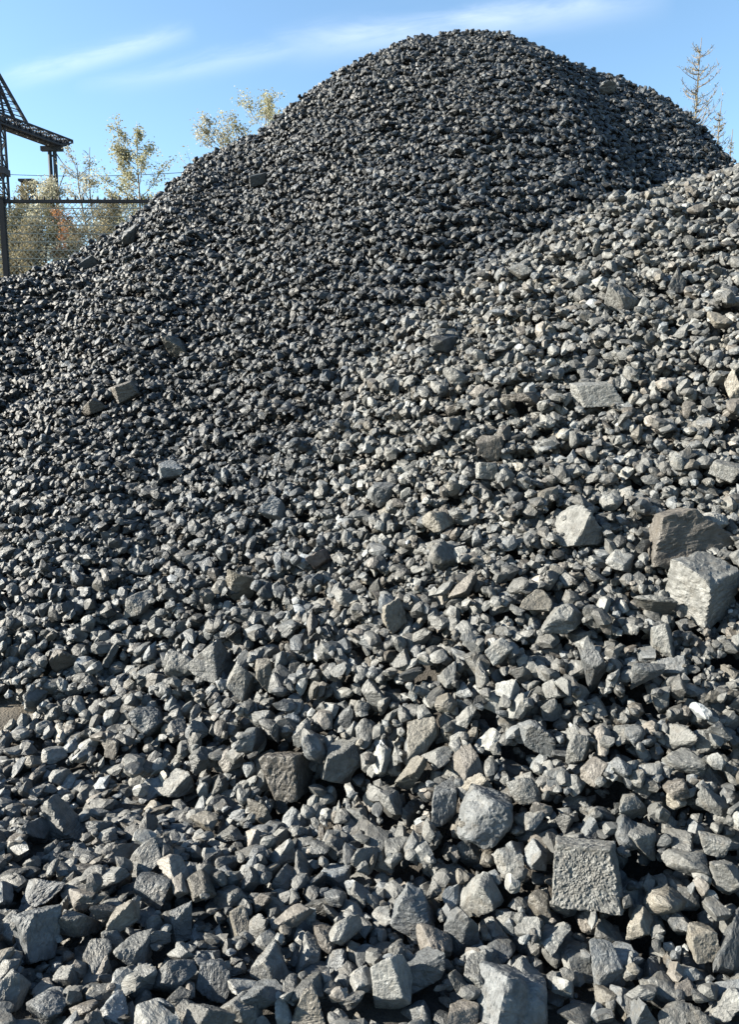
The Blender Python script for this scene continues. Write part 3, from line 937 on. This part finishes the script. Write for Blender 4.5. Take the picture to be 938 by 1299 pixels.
def auto_label(s, u, v):
    base = look(s, s['half'])
    opts = sorted(REFS, key=lambda r: math.hypot(u - r[0][0], v - r[0][1]) / (r[1][0] ** 0.3))
    for (rp, rs, name) in opts[:8]:
        dx, dy = (u - rp[0]) / rs[0], (v - rp[1]) / rs[0]
        bits = []
        if abs(dx) >= 0.3:
            bits.append(measure(dx) + (" right" if dx > 0 else " left"))
        if abs(dy) >= 0.3:
            bits.append(measure(dy) + (" below" if dy > 0 else " above"))
        if not bits:
            continue
        if len(bits) == 1:
            bits[0] += " of" if bits[0].endswith(("left", "right")) else ""
            text = f"{base} stone {bits[0]} the {name}"
        else:
            text = f"{base} stone {bits[0]} and {bits[1]} the {name}"
            if bits[0].split()[:-1] == bits[1].split()[:-1]:
                text = f"{base} stone {bits[0]} and as far {bits[1].split()[-1]} the {name}"
        if text not in used and len(text.split()) <= 16:
            used.add(text)
            return text
    return None


GROUP = "larger stones on the heap"
n_big = 0
for n, i in enumerate(chosen):
    s = STONES[i]
    rng = np.random.default_rng(5000 + i)
    big = max(s['size']) if i < n_not else RP[i] * 2
    if s['kind'] is None:
        s['kind'] = KINDS_LOOSE[int(rng.integers(0, 12))]
    lv = 6 if i == 0 else (5 if big > 40 else 4)
    v, f = stone_shape(lv, s['kind'], rng, rough=1.6 if s['kind'] == 'slab' and i == 0 else 1.0)
    if i == 0:
        v, f = stone_shape(lv, 'panel', rng)
    if i == 0:                     # the square slab: pitted face inside a smooth rim along its top
        face = np.clip((v[:, 2] - 0.35) * 3, 0, 1) * np.clip((0.80 - v[:, 1]) * 8, 0, 1) * np.clip((0.93 - np.abs(v[:, 0])) * 10, 0, 1)
        wv = v * 4.0 + 0.5 * np.stack([fbm(v * 6 + q_, 3) for q_ in (0, 40, 80)], 1)
        crumbs = 0.07 * fbm(wv * 1.2 + 5, 2) + 0.05 * np.abs(fbm(wv * 3.3, 3, .7)) + 0.03 * fbm(v * 30, 3, .7)
        v = v + np.array([0, 0, 1.0]) * (face * (-0.13 + crumbs))[:, None]
        v[:, 0] *= 1 - 0.08 * v[:, 1]
    if s['ref'] == "wide pale double stone" if i < n_not else False:
        v = v * (1 - 0.20 * np.exp(-((v[:, 0] + 0.05) / 0.16) ** 2) * np.clip(v[:, 2] + 0.3, 0, 1))[:, None]
    local = v * s['half']
    me = bpy.data.meshes.new("stone")
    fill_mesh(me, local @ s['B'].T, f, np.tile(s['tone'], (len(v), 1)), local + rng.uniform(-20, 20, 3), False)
    o = bpy.data.objects.new("stone", me)
    o.location = s['c']
    if i < n_not:
        lab = s['label']
    else:
        lab = auto_label(s, U[i], V[i])
        if lab is None:
            print("no label", i)
            lab = f"{look(s, s['half'])} stone lying loose on the heap"
    o['label'] = lab
    o['category'] = "stone"
    o['group'] = GROUP
    COL.objects.link(o)
print("individual", len(chosen), round(time.time() - T0, 1))

acc = {1: [], 2: [], 3: []}
for i, s in enumerate(STONES):
    if i in chosen_set or (allvis[i] == 0):
        continue
    acc[3 if RP[i] > 11.5 and vis[i] > 60 else (2 if RP[i] > 6.0 else 1)].append(i)
print({k: len(v) for k, v in acc.items()})
cos, tris, tones, grains, smooths, base = [], [], [], [], [], 0
for lv, ids in acc.items():
    groups = {}
    for i in ids:
        groups.setdefault(int(RNG.integers(0, len(PROTO[lv]))), []).append(i)
    for g, members in groups.items():
        v, f = PROTO[lv][g]
        half = np.array([STONES[i]['half'] for i in members])
        B = np.array([STONES[i]['B'] for i in members])
        c = np.array([STONES[i]['c'] for i in members])
        flip = RNG.choice([-1.0, 1.0], (len(members), 2))
        sg = np.concatenate([flip, flip.prod(1, keepdims=True)], 1)      # turns by half a revolution, never mirrored
        perm_half = half
        local = v[None] * sg[:, None, :] * perm_half[:, None, :]
        co = np.einsum('nij,nvj->nvi', B, local) + c[:, None, :]
        n, nv = len(members), len(v)
        cos.append(co.reshape(-1, 3))
        tris.append((f[None] + (np.arange(n) * nv)[:, None, None] + base).reshape(-1, 3))
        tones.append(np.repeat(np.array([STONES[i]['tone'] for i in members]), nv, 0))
        grains.append((local + RNG.uniform(-20, 20, (n, 1, 3))).reshape(-1, 3))
        smooths.append(np.full(n * len(f), False))
        base += n * nv
me = bpy.data.meshes.new("loose_stones")
fill_mesh(me, np.concatenate(cos), np.concatenate(tris), np.concatenate(tones), np.concatenate(grains), np.concatenate(smooths))
loose = bpy.data.objects.new("loose_stones", me)
COL.objects.link(loose)
loose['kind'] = 'stuff'
loose['label'] = "countless small grey broken stones covering the whole heap"
loose['category'] = "stones"
print("loose tris", len(me.polygons), round(time.time() - T0, 1))


# ------------------------------------------------------------------ background: mesh helpers
class MB:
    def __init__(self):
        self.v, self.f = [], []

    def tube(self, pts, radii, n=5, cap=True):
        pts = [Vector(p) for p in pts]
        b0 = len(self.v)
        for k, p in enumerate(pts):
            t = (pts[min(k + 1, len(pts) - 1)] - pts[max(k - 1, 0)]).normalized()
            a = t.orthogonal().normalized() if abs(t.z) > 0.95 else t.cross(Vector((0, 0, 1))).normalized()
            b = t.cross(a)
            r = radii[k] if hasattr(radii, '__len__') else radii
            for j in range(n):
                w = 2 * math.pi * (j + 0.5) / n
                self.v.append(tuple(p + (a * math.cos(w) + b * math.sin(w)) * r))
        for k in range(len(pts) - 1):
            for j in range(n):
                q = b0 + k * n
                self.f.append((q + j, q + (j + 1) % n, q + n + (j + 1) % n, q + n + j))
        if cap:
            self.f.append(tuple(b0 + j for j in reversed(range(n))))
            e = b0 + (len(pts) - 1) * n
            self.f.append(tuple(e + j for j in range(n)))

    def bar(self, a, b, w):
        self.tube([a, b], w * 0.707, 4)

    def box(self, c, s):
        b0 = len(self.v)
        for z in (-.5, .5):
            for y in (-.5, .5):
                for x in (-.5, .5):
                    self.v.append((c[0] + x * s[0], c[1] + y * s[1], c[2] + z * s[2]))
        for q in ((0, 2, 3, 1), (4, 5, 7, 6), (0, 1, 5, 4), (2, 6, 7, 3), (0, 4, 6, 2), (1, 3, 7, 5)):
            self.f.append(tuple(b0 + j for j in q))

    def leaf(self, p, s, rnd):
        n = Vector((rnd.gauss(0, 1), rnd.gauss(0, 1), rnd.gauss(0, 1))).normalized()
        a = n.orthogonal().normalized()
        b = n.cross(a)
        w = rnd.uniform(0, 6.28)
        x = (a * math.cos(w) + b * math.sin(w)) * s
        y = n.cross(x) * 0.55
        b0 = len(self.v)
        p = Vector(p)
        fold = n * s * 0.18
        for q in (p - x, p - y + fold, p + x, p + y + fold):
            self.v.append(tuple(q))
        self.f.append((b0, b0 + 1, b0 + 2))
        self.f.append((b0, b0 + 2, b0 + 3))

    def build(self, name, mat, parent=None):
        me = bpy.data.meshes.new(name)
        me.from_pydata(self.v, [], self.f)
        me.materials.append(mat)
        o = bpy.data.objects.new(name, me)
        COL.objects.link(o)
        if parent:
            o.parent = parent
        return o


def thing(name, label, cat, loc, group=None):
    o = bpy.data.objects.new(name, None)
    o.empty_display_size = 0.3
    o.location = loc
    COL.objects.link(o)
    o['label'], o['category'] = label, cat
    if group:
        o['group'] = group
    return o


STEEL = simple_mat("painted_steel", (0.012, 0.017, 0.027), 0.85, 0.0, 0.3, 3.0)
GALV = simple_mat("galvanised_wire", (0.30, 0.28, 0.23), 0.6, 0.2, 0.2, 5.0)
FENCE_PAINT = simple_mat("fence_paint", (0.010, 0.011, 0.014), 0.85, 0.0, 0.3, 3.0)
BARK = simple_mat("bark", (0.16, 0.13, 0.10), 0.9, 0, 0.3, 10)
BARK_PALE = simple_mat("pale_bark", (0.13, 0.11, 0.085), 0.9, 0, 0.3, 10)
LEAF = {
    'yellow': simple_mat("leaf_yellow", (0.29, 0.28, 0.17), 0.6, 0, 0.35, 1.5, 0.45),
    'pale': simple_mat("leaf_pale", (0.29, 0.28, 0.205), 0.6, 0, 0.35, 1.5, 0.4),
    'olive': simple_mat("leaf_olive", (0.10, 0.095, 0.05), 0.7, 0, 0.4, 1.2, 0.3),
    'dry': simple_mat("leaf_dry", (0.17, 0.15, 0.09), 0.8, 0, 0.35, 1.2, 0.3),
    'orange': simple_mat("leaf_orange", (0.27, 0.13, 0.055), 0.6, 0, 0.3, 2.0, 0.4),
    'needle': simple_mat("larch_needles", (0.17, 0.15, 0.07), 0.7, 0, 0.35, 3.0, 0.2),
}

# ------------------------------------------------------------------ gantry crane far off to the left
GZ = 2.4
p_mast = at(6, 320, 52)
mx, my = p_mast[0], p_mast[1]
p_top = at(3, 84, 52)
p_boom0 = at(6, 150, 52)


def boom_at(px, py):
    d = pix_dir(px, py)
    return CAM + d * ((p_boom0[2] - CAM[2]) / d[2])


crane = thing("gantry_crane", "dark steel lattice gantry crane with a long cantilever boom far behind the fence", "crane", (mx, my, GZ))


def loc(o, p):
    return (p[0] - o.location.x, p[1] - o.location.y, p[2] - o.location.z)


zb = p_boom0[2] - GZ                   # boom height above the ground
zt = p_top[2] - GZ
m = MB()
hw = 0.34
for sx in (-1, 1):
    for sy in (-1, 1):
        m.bar((sx * hw, sy * hw, 0), (sx * hw, sy * hw, zb + 0.5), 0.13)
        m.bar((sx * hw, sy * hw, zb + 0.5), (sx * 0.08, sy * 0.08, zt), 0.11)
z, k = 0.0, 0
while z < zb:
    for sy in (-1, 1):
        sgn = 1 if k % 2 else -1
        m.bar((-hw * sgn, sy * hw, z), (hw * sgn, sy * hw, z + 0.85), 0.07)
        m.bar((-hw, sy * hw, z), (hw, sy * hw, z), 0.07)
        m.bar((sy * hw, -hw * sgn, z), (sy * hw, hw * sgn, z + 0.85), 0.07)
    z += 0.85
    k += 1
m.box((0.0, 0, zb - 0.1), (1.0, 1.0, 0.25))
m.box((0.0, 0, zb - 3.2), (0.95, 0.95, 0.4))
m.build("mast", STEEL, crane)
tip = np.array(loc(crane, boom_at(86, 184)))
root = np.array([0.0, 0.0, zb])
root = root + (root - tip) * 0.45
axis = unit(tip - root)
side = unit(np.cross(axis, [0, 0, 1.0]))
L = np.linalg.norm(tip - root)
m = MB()
nb = 20
hgt, wid = 0.58, 0.46


def bp(t, s, u):
    """A joint of the boom: t along it, s across, u = 0 bottom, 1 top; the far end tapers."""
    tap = 1.0 - 0.75 * max(0.0, (t - 0.88) / 0.12)
    return tuple(root + axis * L * t + side * wid * s + np.array([0, 0, 1.0]) * (-0.35 + hgt * (1 - (1 - u) * tap)))


for s in (-1, 1):
    for u in (0, 1):
        m.tube([bp(t, s, u) for t in np.linspace(0, 1, nb + 1)], 0.07, 4)
for k in range(nb + 1):
    t = k / nb
    for s in (-1, 1):
        m.bar(bp(t, s, 0), bp(t, s, 1), 0.06)
    m.bar(bp(t, -1, 0), bp(t, 1, 0), 0.06)
    m.bar(bp(t, -1, 1), bp(t, 1, 1), 0.06)
    if k < nb:
        t2 = (k + 1) / nb
        for s in (-1, 1):
            m.bar(bp(t, s, k % 2), bp(t2, s, 1 - k % 2), 0.06)
        m.bar(bp(t, -1 if k % 2 else 1, 0), bp(t2, 1 if k % 2 else -1, 0), 0.06)
        m.bar(bp(t, -1 if k % 2 else 1, 1), bp(t2, 1 if k % 2 else -1, 1), 0.06)
m.build("boom", STEEL, crane)
m = MB()
for k in range(nb):
    t, t2 = k / nb, (k + 0.8) / nb
    a, b = np.array(bp(t, -0.55, 0)), np.array(bp(t2, -0.55, 0))
    c = np.array(bp(t, 0.55, 0))
    m.bar(tuple((a + c) / 2 + np.array([0, 0, .1])), tuple((b + np.array(bp(t2, 0.55, 0))) / 2 + np.array([0, 0, .1])), 0.42)
m.build("walkway", STEEL, crane)
m = MB()
stay_end = np.array(loc(crane, boom_at(38, 160)))
T_STAY = float(np.dot(stay_end - root, axis) / L)
for s in (-1, 1):
    a = np.array([s * 0.10, 0, zt])
    b = np.array(bp(T_STAY, s, 1))
    m.bar(tuple(a), tuple(b), 0.17)
    for q in np.linspace(0.25, 0.9, 6):
        p = a + (b - a) * q
        m.bar((s * (hw if p[2] < zb + .5 else 0.2), 0, p[2]), tuple(p), 0.05)
        p2 = a + (b - a) * (q - 0.11)
        m.bar((s * 0.2, 0, p[2]), tuple(p2), 0.04)
m.build("stay", STEEL, crane)
pc = np.array(loc(crane, boom_at(65, 178)))
m = MB()
for s in (-1, 1):
    m.bar((pc[0] + s * 0.17, pc[1], 0), (pc[0] + s * 0.17, pc[1], zb - 0.35), 0.2)
m.bar((pc[0] - 0.75, pc[1], zb - 0.55), (pc[0] + 0.75, pc[1], zb - 0.55), 0.3)
for q in np.linspace(0.5, zb - 1, 12):
    m.bar((pc[0] - 0.17, pc[1], q), (pc[0] + 0.17, pc[1], q), 0.12)
m.build("column", STEEL, crane)
m = MB()
a = np.array(loc(crane, at(70, 193, 56.5)))
b = np.array(loc(crane, at(92, 216, 55)))
m.tube([tuple(a + (b - a) * t + np.array([0, 0, -0.25 * math.sin(math.pi * t)])) for t in np.linspace(0, 1, 7)], 0.035, 4)
m.build("cable", STEEL, crane)

# a slim lattice mast seen over the fence, and the wire across the yard
q0, q1 = at(36, 232, 44), at(36, 340, 44)
mast = thing("lattice_mast", "short dark lattice mast rising among the shrubs behind the fence", "mast", (q0[0], q0[1], GZ))
m = MB()
hz = q0[2] - GZ
for sx in (-1, 1):
    for sy in (-1, 1):
        m.bar((sx * 0.42, sy * 0.42, 0), (sx * 0.26, sy * 0.26, hz), 0.10)
for k in range(9):
    z0, z1 = hz * k / 9, hz * (k + 1) / 9
    w0, w1 = 0.42 - 0.16 * k / 9, 0.42 - 0.16 * (k + 1) / 9
    for sy in (-1, 1):
        m.bar((-w0, sy * w0, z0), (w1, sy * w1, z1), 0.06)
        m.bar((-w1, sy * w1, z1), (w1, sy * w1, z1), 0.06)
        m.bar((sy * w0, w0, z0), (sy * w1, -w1, z1), 0.06)
m.build("lattice", STEEL, mast)
m = MB()
m.box((0, 0, hz + 0.06), (0.8, 0.8, 0.12))
m.build("platform", STEEL, mast)
wa, wb = at(-60, 218, 75), at(300, 214, 75)
m = MB()
m.tube([tuple(wa + (wb - wa) * t + np.array([0, 0, -0.5 * math.sin(math.pi * t)])) for t in np.linspace(0, 1, 24)], 0.03, 4)
wire = m.build("overhead_wire", STEEL)
wire['label'], wire['category'] = "thin overhead wire strung low across the sky behind the trees", "wire"

# ------------------------------------------------------------------ fence
FY = 13.6
f0 = at(2, 254, FY)
ftop = f0[2]
fence = thing("mesh_fence", "dark framed wire mesh fence with a spiked top rail beside the heap", "fence", (f0[0], FY, GZ))
fh = ftop - GZ
bay = 2.62
for k in (-1, 0, 1, 2):
    m = MB()
    m.box((k * bay, 0, (fh + 0.02) / 2), (0.085, 0.085, fh + 0.02))
    m.box((k * bay, 0, fh + 0.035), (0.10, 0.10, 0.03))
    m.build("post", FENCE_PAINT, fence)
for k in (-1, 0, 1):
    xa, xb = k * bay + 0.045, (k + 1) * bay - 0.045
    m = MB()
    m.box(((xa + xb) / 2, 0, fh - 0.02), (xb - xa, 0.05, 0.05))
    m.build("top_rail", FENCE_PAINT, fence)
    m = MB()
    m.box(((xa + xb) / 2, 0, 0.12), (xb - xa, 0.05, 0.05))
    m.build("bottom_rail", FENCE_PAINT, fence)
    m = MB()
    x = xa + 0.05
    while x < xb - 0.03:
        hh_ = random.uniform(0.055, 0.085)
        m.tube([(x, 0, fh + 0.006), (x + random.uniform(-.012, .012), 0, fh + hh_)], [0.026, 0.005], 4)
        x += 0.125 + random.uniform(-.01, .01)
    m.build("spikes", FENCE_PAINT, fence)
    m = MB()
    zz = 0.16
    while zz < fh - 0.06:
        m.bar((xa, 0.012, zz), (xb, 0.012, zz), 0.014)
        zz += 0.135
    step = 0.10
    x = xa - fh
    zlo, zhi = 0.146, fh - 0.046
    while x < xb:
        for sgn in (1, -1):
            # a slanting wire, clipped to the bay
            if sgn > 0:
                p0, p1 = (x, zlo), (x + (zhi - zlo), zhi)
            else:
                p0, p1 = (x + (zhi - zlo), zlo), (x, zhi)
            (ax, az), (bx, bz) = (p0, p1) if p0[0] < p1[0] else (p1, p0)
            if bx <= xa or ax >= xb:
                continue
            ta = max(0, (xa - ax) / (bx - ax))
            tb = min(1, (xb - ax) / (bx - ax))
            if tb - ta < 0.01:
                continue
            m.bar((ax + (bx - ax) * ta, 0.004 * sgn, az + (bz - az) * ta), (ax + (bx - ax) * tb, 0.004 * sgn, az + (bz - az) * tb), 0.006)
        x += step
    m.build("wire_mesh", GALV, fence)


# ------------------------------------------------------------------ trees and shrubs
def twig_tree(name, label, cat, base, top, lean, spread, leaves, leaf_size, leaf_mat, bark, seed, start=0.25, group=None, nbranch=16, trunk_r=0.06, clump=0.5):
    """A tree or shrub: tapered trunk with limbs (one mesh), leaves along the twigs (one mesh)."""
    rnd = random.Random(seed)
    t = thing(name, label, cat, tuple(base), group)
    Ht = top - base[2]
    tr, cr = MB(), MB()
    pts = []
    for k in range(9):
        u = k / 8
        pts.append(Vector((lean[0] * u * u + 0.055 * Ht * (math.sin(u * 4 + seed) - math.sin(seed)), lean[1] * u, Ht * u * 0.97)))
    tr.tube(pts, [trunk_r * (1 - 0.85 * k / 8) for k in range(9)], 6)
    tips = []
    for b in range(nbranch):
        u = start + (0.96 - start) * (b + rnd.random()) / nbranch
        k = min(7, int(u * 8))
        p = pts[k].lerp(pts[k + 1], u * 8 - k)
        az = rnd.uniform(0, 6.283)
        ln = spread * (1.15 - 0.8 * u) * rnd.uniform(0.55, 1.1)
        d = Vector((math.cos(az), math.sin(az), rnd.uniform(0.45, 1.1))).normalized()
        q = [p]
        for s in range(4):
            d = (d + Vector((rnd.gauss(0, .16), rnd.gauss(0, .16), rnd.gauss(0.06, .12)))).normalized()
            q.append(q[-1] + d * ln / 4)
        r0 = trunk_r * 0.42 * (1.1 - u)
        tr.tube(q, [r0 * (1 - 0.2 * s) + 0.003 for s in range(5)], 4)
        for w in range(8):
            s = rnd.uniform(0.3, 1.0) * 4
            i = min(3, int(s))
            o = q[i].lerp(q[i + 1], s - i)
            dd = (d + Vector((rnd.gauss(0, .7), rnd.gauss(0, .7), rnd.gauss(.2, .5)))).normalized()
            e = o + dd * ln * rnd.uniform(.2, .45)
            tr.tube([o, o.lerp(e, .5) + Vector((0, 0, .01 * ln)), e], [0.006, 0.004, 0.002], 3, cap=False)
            tips.append((o, e))
        tips.append((q[2], q[4]))
    for n in range(leaves):
        o, e = tips[int(len(tips) * rnd.random() ** 0.9) % len(tips)]
        p = o.lerp(e, rnd.uniform(0.1, 1.15)) + Vector((rnd.gauss(0, 1), rnd.gauss(0, 1), rnd.gauss(0, 1))) * leaf_size * 3.0 * clump
        cr.leaf(p, leaf_size * rnd.uniform(0.6, 1.2), rnd)
    tr.build("trunk", bark, t)
    if leaves:
        cr.build("crown", leaf_mat, t)
    return t


def place(px, py_top, Y):
    b = at(px, 330, Y)
    return np.array([b[0], Y, GZ]), at(px, py_top, Y)[2]


SHRUBS = "scrub growing behind the fence"
# (px, top py, distance, lean x, spread, leaves, leaf size, leaf, name, label)
for k, (px, py, Y, lx, sp_, nl, ls, lf, nm, cat, lab) in enumerate([
    (172, 166, 18.0, .55, 1.5, 1900, .050, 'yellow', "young_tree", "tree", "young tree with yellowing leaves and a slanting stem rising over the heap's left shoulder"),
    (122, 196, 18.6, .1, 1.2, 900, .045, 'pale', "young_tree", "tree", "slender thin-leaved tree with a bare forked top left of the yellowing tree"),
    (94, 212, 20.5, -.15, 1.1, 1500, .050, 'pale', "shrub", "shrub", "pale leafy shrub below the crane boom's tip"),
    (62, 226, 19.2, .1, 1.0, 1500, .050, 'pale', "shrub", "shrub", "pale shrub standing in front of the crane's column"),
    (16, 228, 21.0, .1, 1.1, 1400, .050, 'dry', "shrub", "shrub", "dull tan shrub at the foot of the crane mast by the left edge"),
    (306, 124, 17.0, .3, 2.3, 2200, .045, 'yellow', "young_tree", "tree", "small yellow-green tree top peeping over the left flank of the tall heap"),
    (272, 156, 17.4, -.1, 2.1, 1700, .045, 'pale', "young_tree", "tree", "lower pale tree top beside the yellow-green one over the left flank"),
    (92, 262, 16.0, .05, .55, 1500, .040, 'orange', "shrub", "shrub", "orange autumn shrub seen through the fence mesh"),
    (38, 262, 16.4, 0, .9, 3200, .045, 'olive', "shrub", "shrub", "dense olive shrub behind the fence next to its left post"),
    (75, 252, 18.0, 0, .9, 2600, .045, 'olive', "shrub", "shrub", "olive green shrub behind the orange one"),
    (130, 250, 16.8, .1, .9, 2200, .045, 'dry', "shrub", "shrub", "dry tan shrub behind the fence right of the orange one"),
    (10, 275, 15.6, 0, .8, 2200, .045, 'dry', "shrub", "shrub", "tan dry shrub at the very left edge behind the fence post"),
    (-40, 240, 17.5, 0, 1.1, 1800, .05, 'olive', "shrub", "shrub", "dark olive shrub beyond the left edge behind the fence"),
    (160, 240, 21.5, 0, 1.2, 2000, .05, 'dry', "shrub", "shrub", "tan shrub below the yellowing tree, far behind the fence"),
    (52, 285, 15.2, 0, .6, 1500, .04, 'dry', "shrub", "shrub", "low straw-coloured shrub right against the fence mesh"),
    (110, 285, 15.3, 0, .6, 1200, .04, 'dry', "shrub", "shrub", "low straw-coloured shrub just right of the orange one"),
]):
    b, ztop = place(px, py, Y)
    b[0] -= lx * 0.8
    nl, ls = int(nl * 4.2), ls * 0.60
    low = cat == 'shrub'
    twig_tree(nm, lab, cat, b, ztop, (lx, 0.1), sp_, nl, ls, LEAF[lf], BARK_PALE if k < 8 else BARK, 31 + k, 0.12 if low else 0.3, SHRUBS if low else "young trees behind the heap",
              30 if low else 30, 0.045 if low else 0.055, 0.8 if low else 0.6)
# bare leader twigs over the slender tree, and the broken leaning stem by the column
for k, (pa, pb, Y, lab) in enumerate([((152, 250), (138, 178), 18.9, "bare forked sapling without leaves between the two young trees"),
                                      ((66, 255), (86, 205), 19.6, "bare broken stem leaning right in front of the crane's column")]):
    b, ztop = place(pa[0], pb[1], Y)
    lean = at(*pb, Y)[0] - at(pa[0], 330, Y)[0]
    twig_tree("bare_tree", lab, "tree", b, ztop, (lean, 0), .5 if k == 0 else .22, 0, .03, LEAF['dry'], BARK_PALE, 77 + k, .5, None, 8, .04 if k == 0 else .06)


def larch(label, px, top, Y, half_px, seed, lean=0.0):
    rnd = random.Random(seed)
    b, zt_ = place(px, top, Y)
    t = thing("larch_tree", label, "tree", tuple(b), "larches behind the right flank of the heap")
    Ht = zt_ - GZ
    tr, nd = MB(), MB()
    pts = [Vector((lean * (k / 10) ** 1.5 + 0.012 * math.sin(k * 1.7 + seed), 0.01 * math.cos(k), Ht * k / 10)) for k in range(11)]
    tr.tube(pts, [0.032 * (1 - k / 10.5) + 0.004 for k in range(11)], 6)
    vis_h = 1.9                                    # the top part, the only one that clears the heap
    wmax = half_px / F_PX * Y
    z = 0.25
    while z < min(Ht, vis_h + 1.2):
        u = z / (vis_h)
        p = pts[0].lerp(pts[0], 0)
        kk = (Ht - z) / Ht * 10
        i = min(9, int(kk))
        p = pts[i].lerp(pts[i + 1], kk - i)
        for w in range(rnd.choice((3, 4, 4))):
            az = rnd.uniform(0, 6.283)
            ln = wmax * (0.30 + 1.15 * min(u, 1.1)) * rnd.uniform(0.55, 1.15)
            d = Vector((math.cos(az), math.sin(az), rnd.uniform(0.05, 0.55)))
            q = [p]
            for s in range(6):
                d.z += 0.07 + 0.06 * s * (1 if rnd.random() < 0.7 else 0.1)
                q.append(q[-1] + d.normalized() * ln / 6)
            tr.tube(q, [0.0085 * (1 - s / 7.5) for s in range(7)], 4, cap=False)
            for s in range(1, 7):
                for g in range(2):
                    o = q[s - 1].lerp(q[s], rnd.random())
                    if rnd.random() < 0.10 + 0.4 * min(u, 1):
                        for j in range(6):
                            nd.leaf(o + Vector((rnd.gauss(0, .022), rnd.gauss(0, .022), rnd.gauss(0.008, .02))), 0.012, rnd)
                    if rnd.random() < 0.30:
                        dd = Vector((rnd.gauss(0, .5), rnd.gauss(0, .5), rnd.uniform(0.3, 1))).normalized()
                        tr.tube([o, o + dd * ln * rnd.uniform(.12, .34)], [0.006, 0.002], 3, cap=False)
        z += rnd.uniform(0.06, 0.12)
    tr.build("trunk", BARK_PALE, t)
    nd.build("crown", LEAF['needle'], t)


larch("sparse young larch with upturned bare branches above the right flank of the tall heap", 872, 48, 15.0, 34, 3, 0.02)
larch("smaller bushy larch top just right of the taller larch, low over the heap's flank", 900, 128, 14.4, 18, 9, 0.04)
larch("tip of a low larch barely showing at the right end of the heap's skyline", 916, 164, 14.0, 10, 14, 0.05)

_sil = []
for _px, _py in ((20, 346), (90, 318), (170, 265), (230, 214), (300, 172), (340, 150), (400, 100), (470, 63), (560, 42), (600, 39), (650, 42), (700, 60), (760, 85), (830, 115), (880, 148), (928, 190)):
    q = np.stack([GX - CAM[0], GY - CAM[1], H - CAM[2]], -1)
    zf = q[..., 1] * cp - q[..., 2] * sp
    u_ = q[..., 0] / zf * F_PX + CX
    v_ = CY - (q[..., 1] * sp + q[..., 2] * cp) / zf * F_PX
    w_ = (np.abs(u_ - _px) < 8) & (H > S - 0.12)
    _sil.append((_px, round(float(np.percentile(v_[w_], .02)) - _py)))
print("silhouette minus photo", _sil)
print("done", round(time.time() - T0, 1))
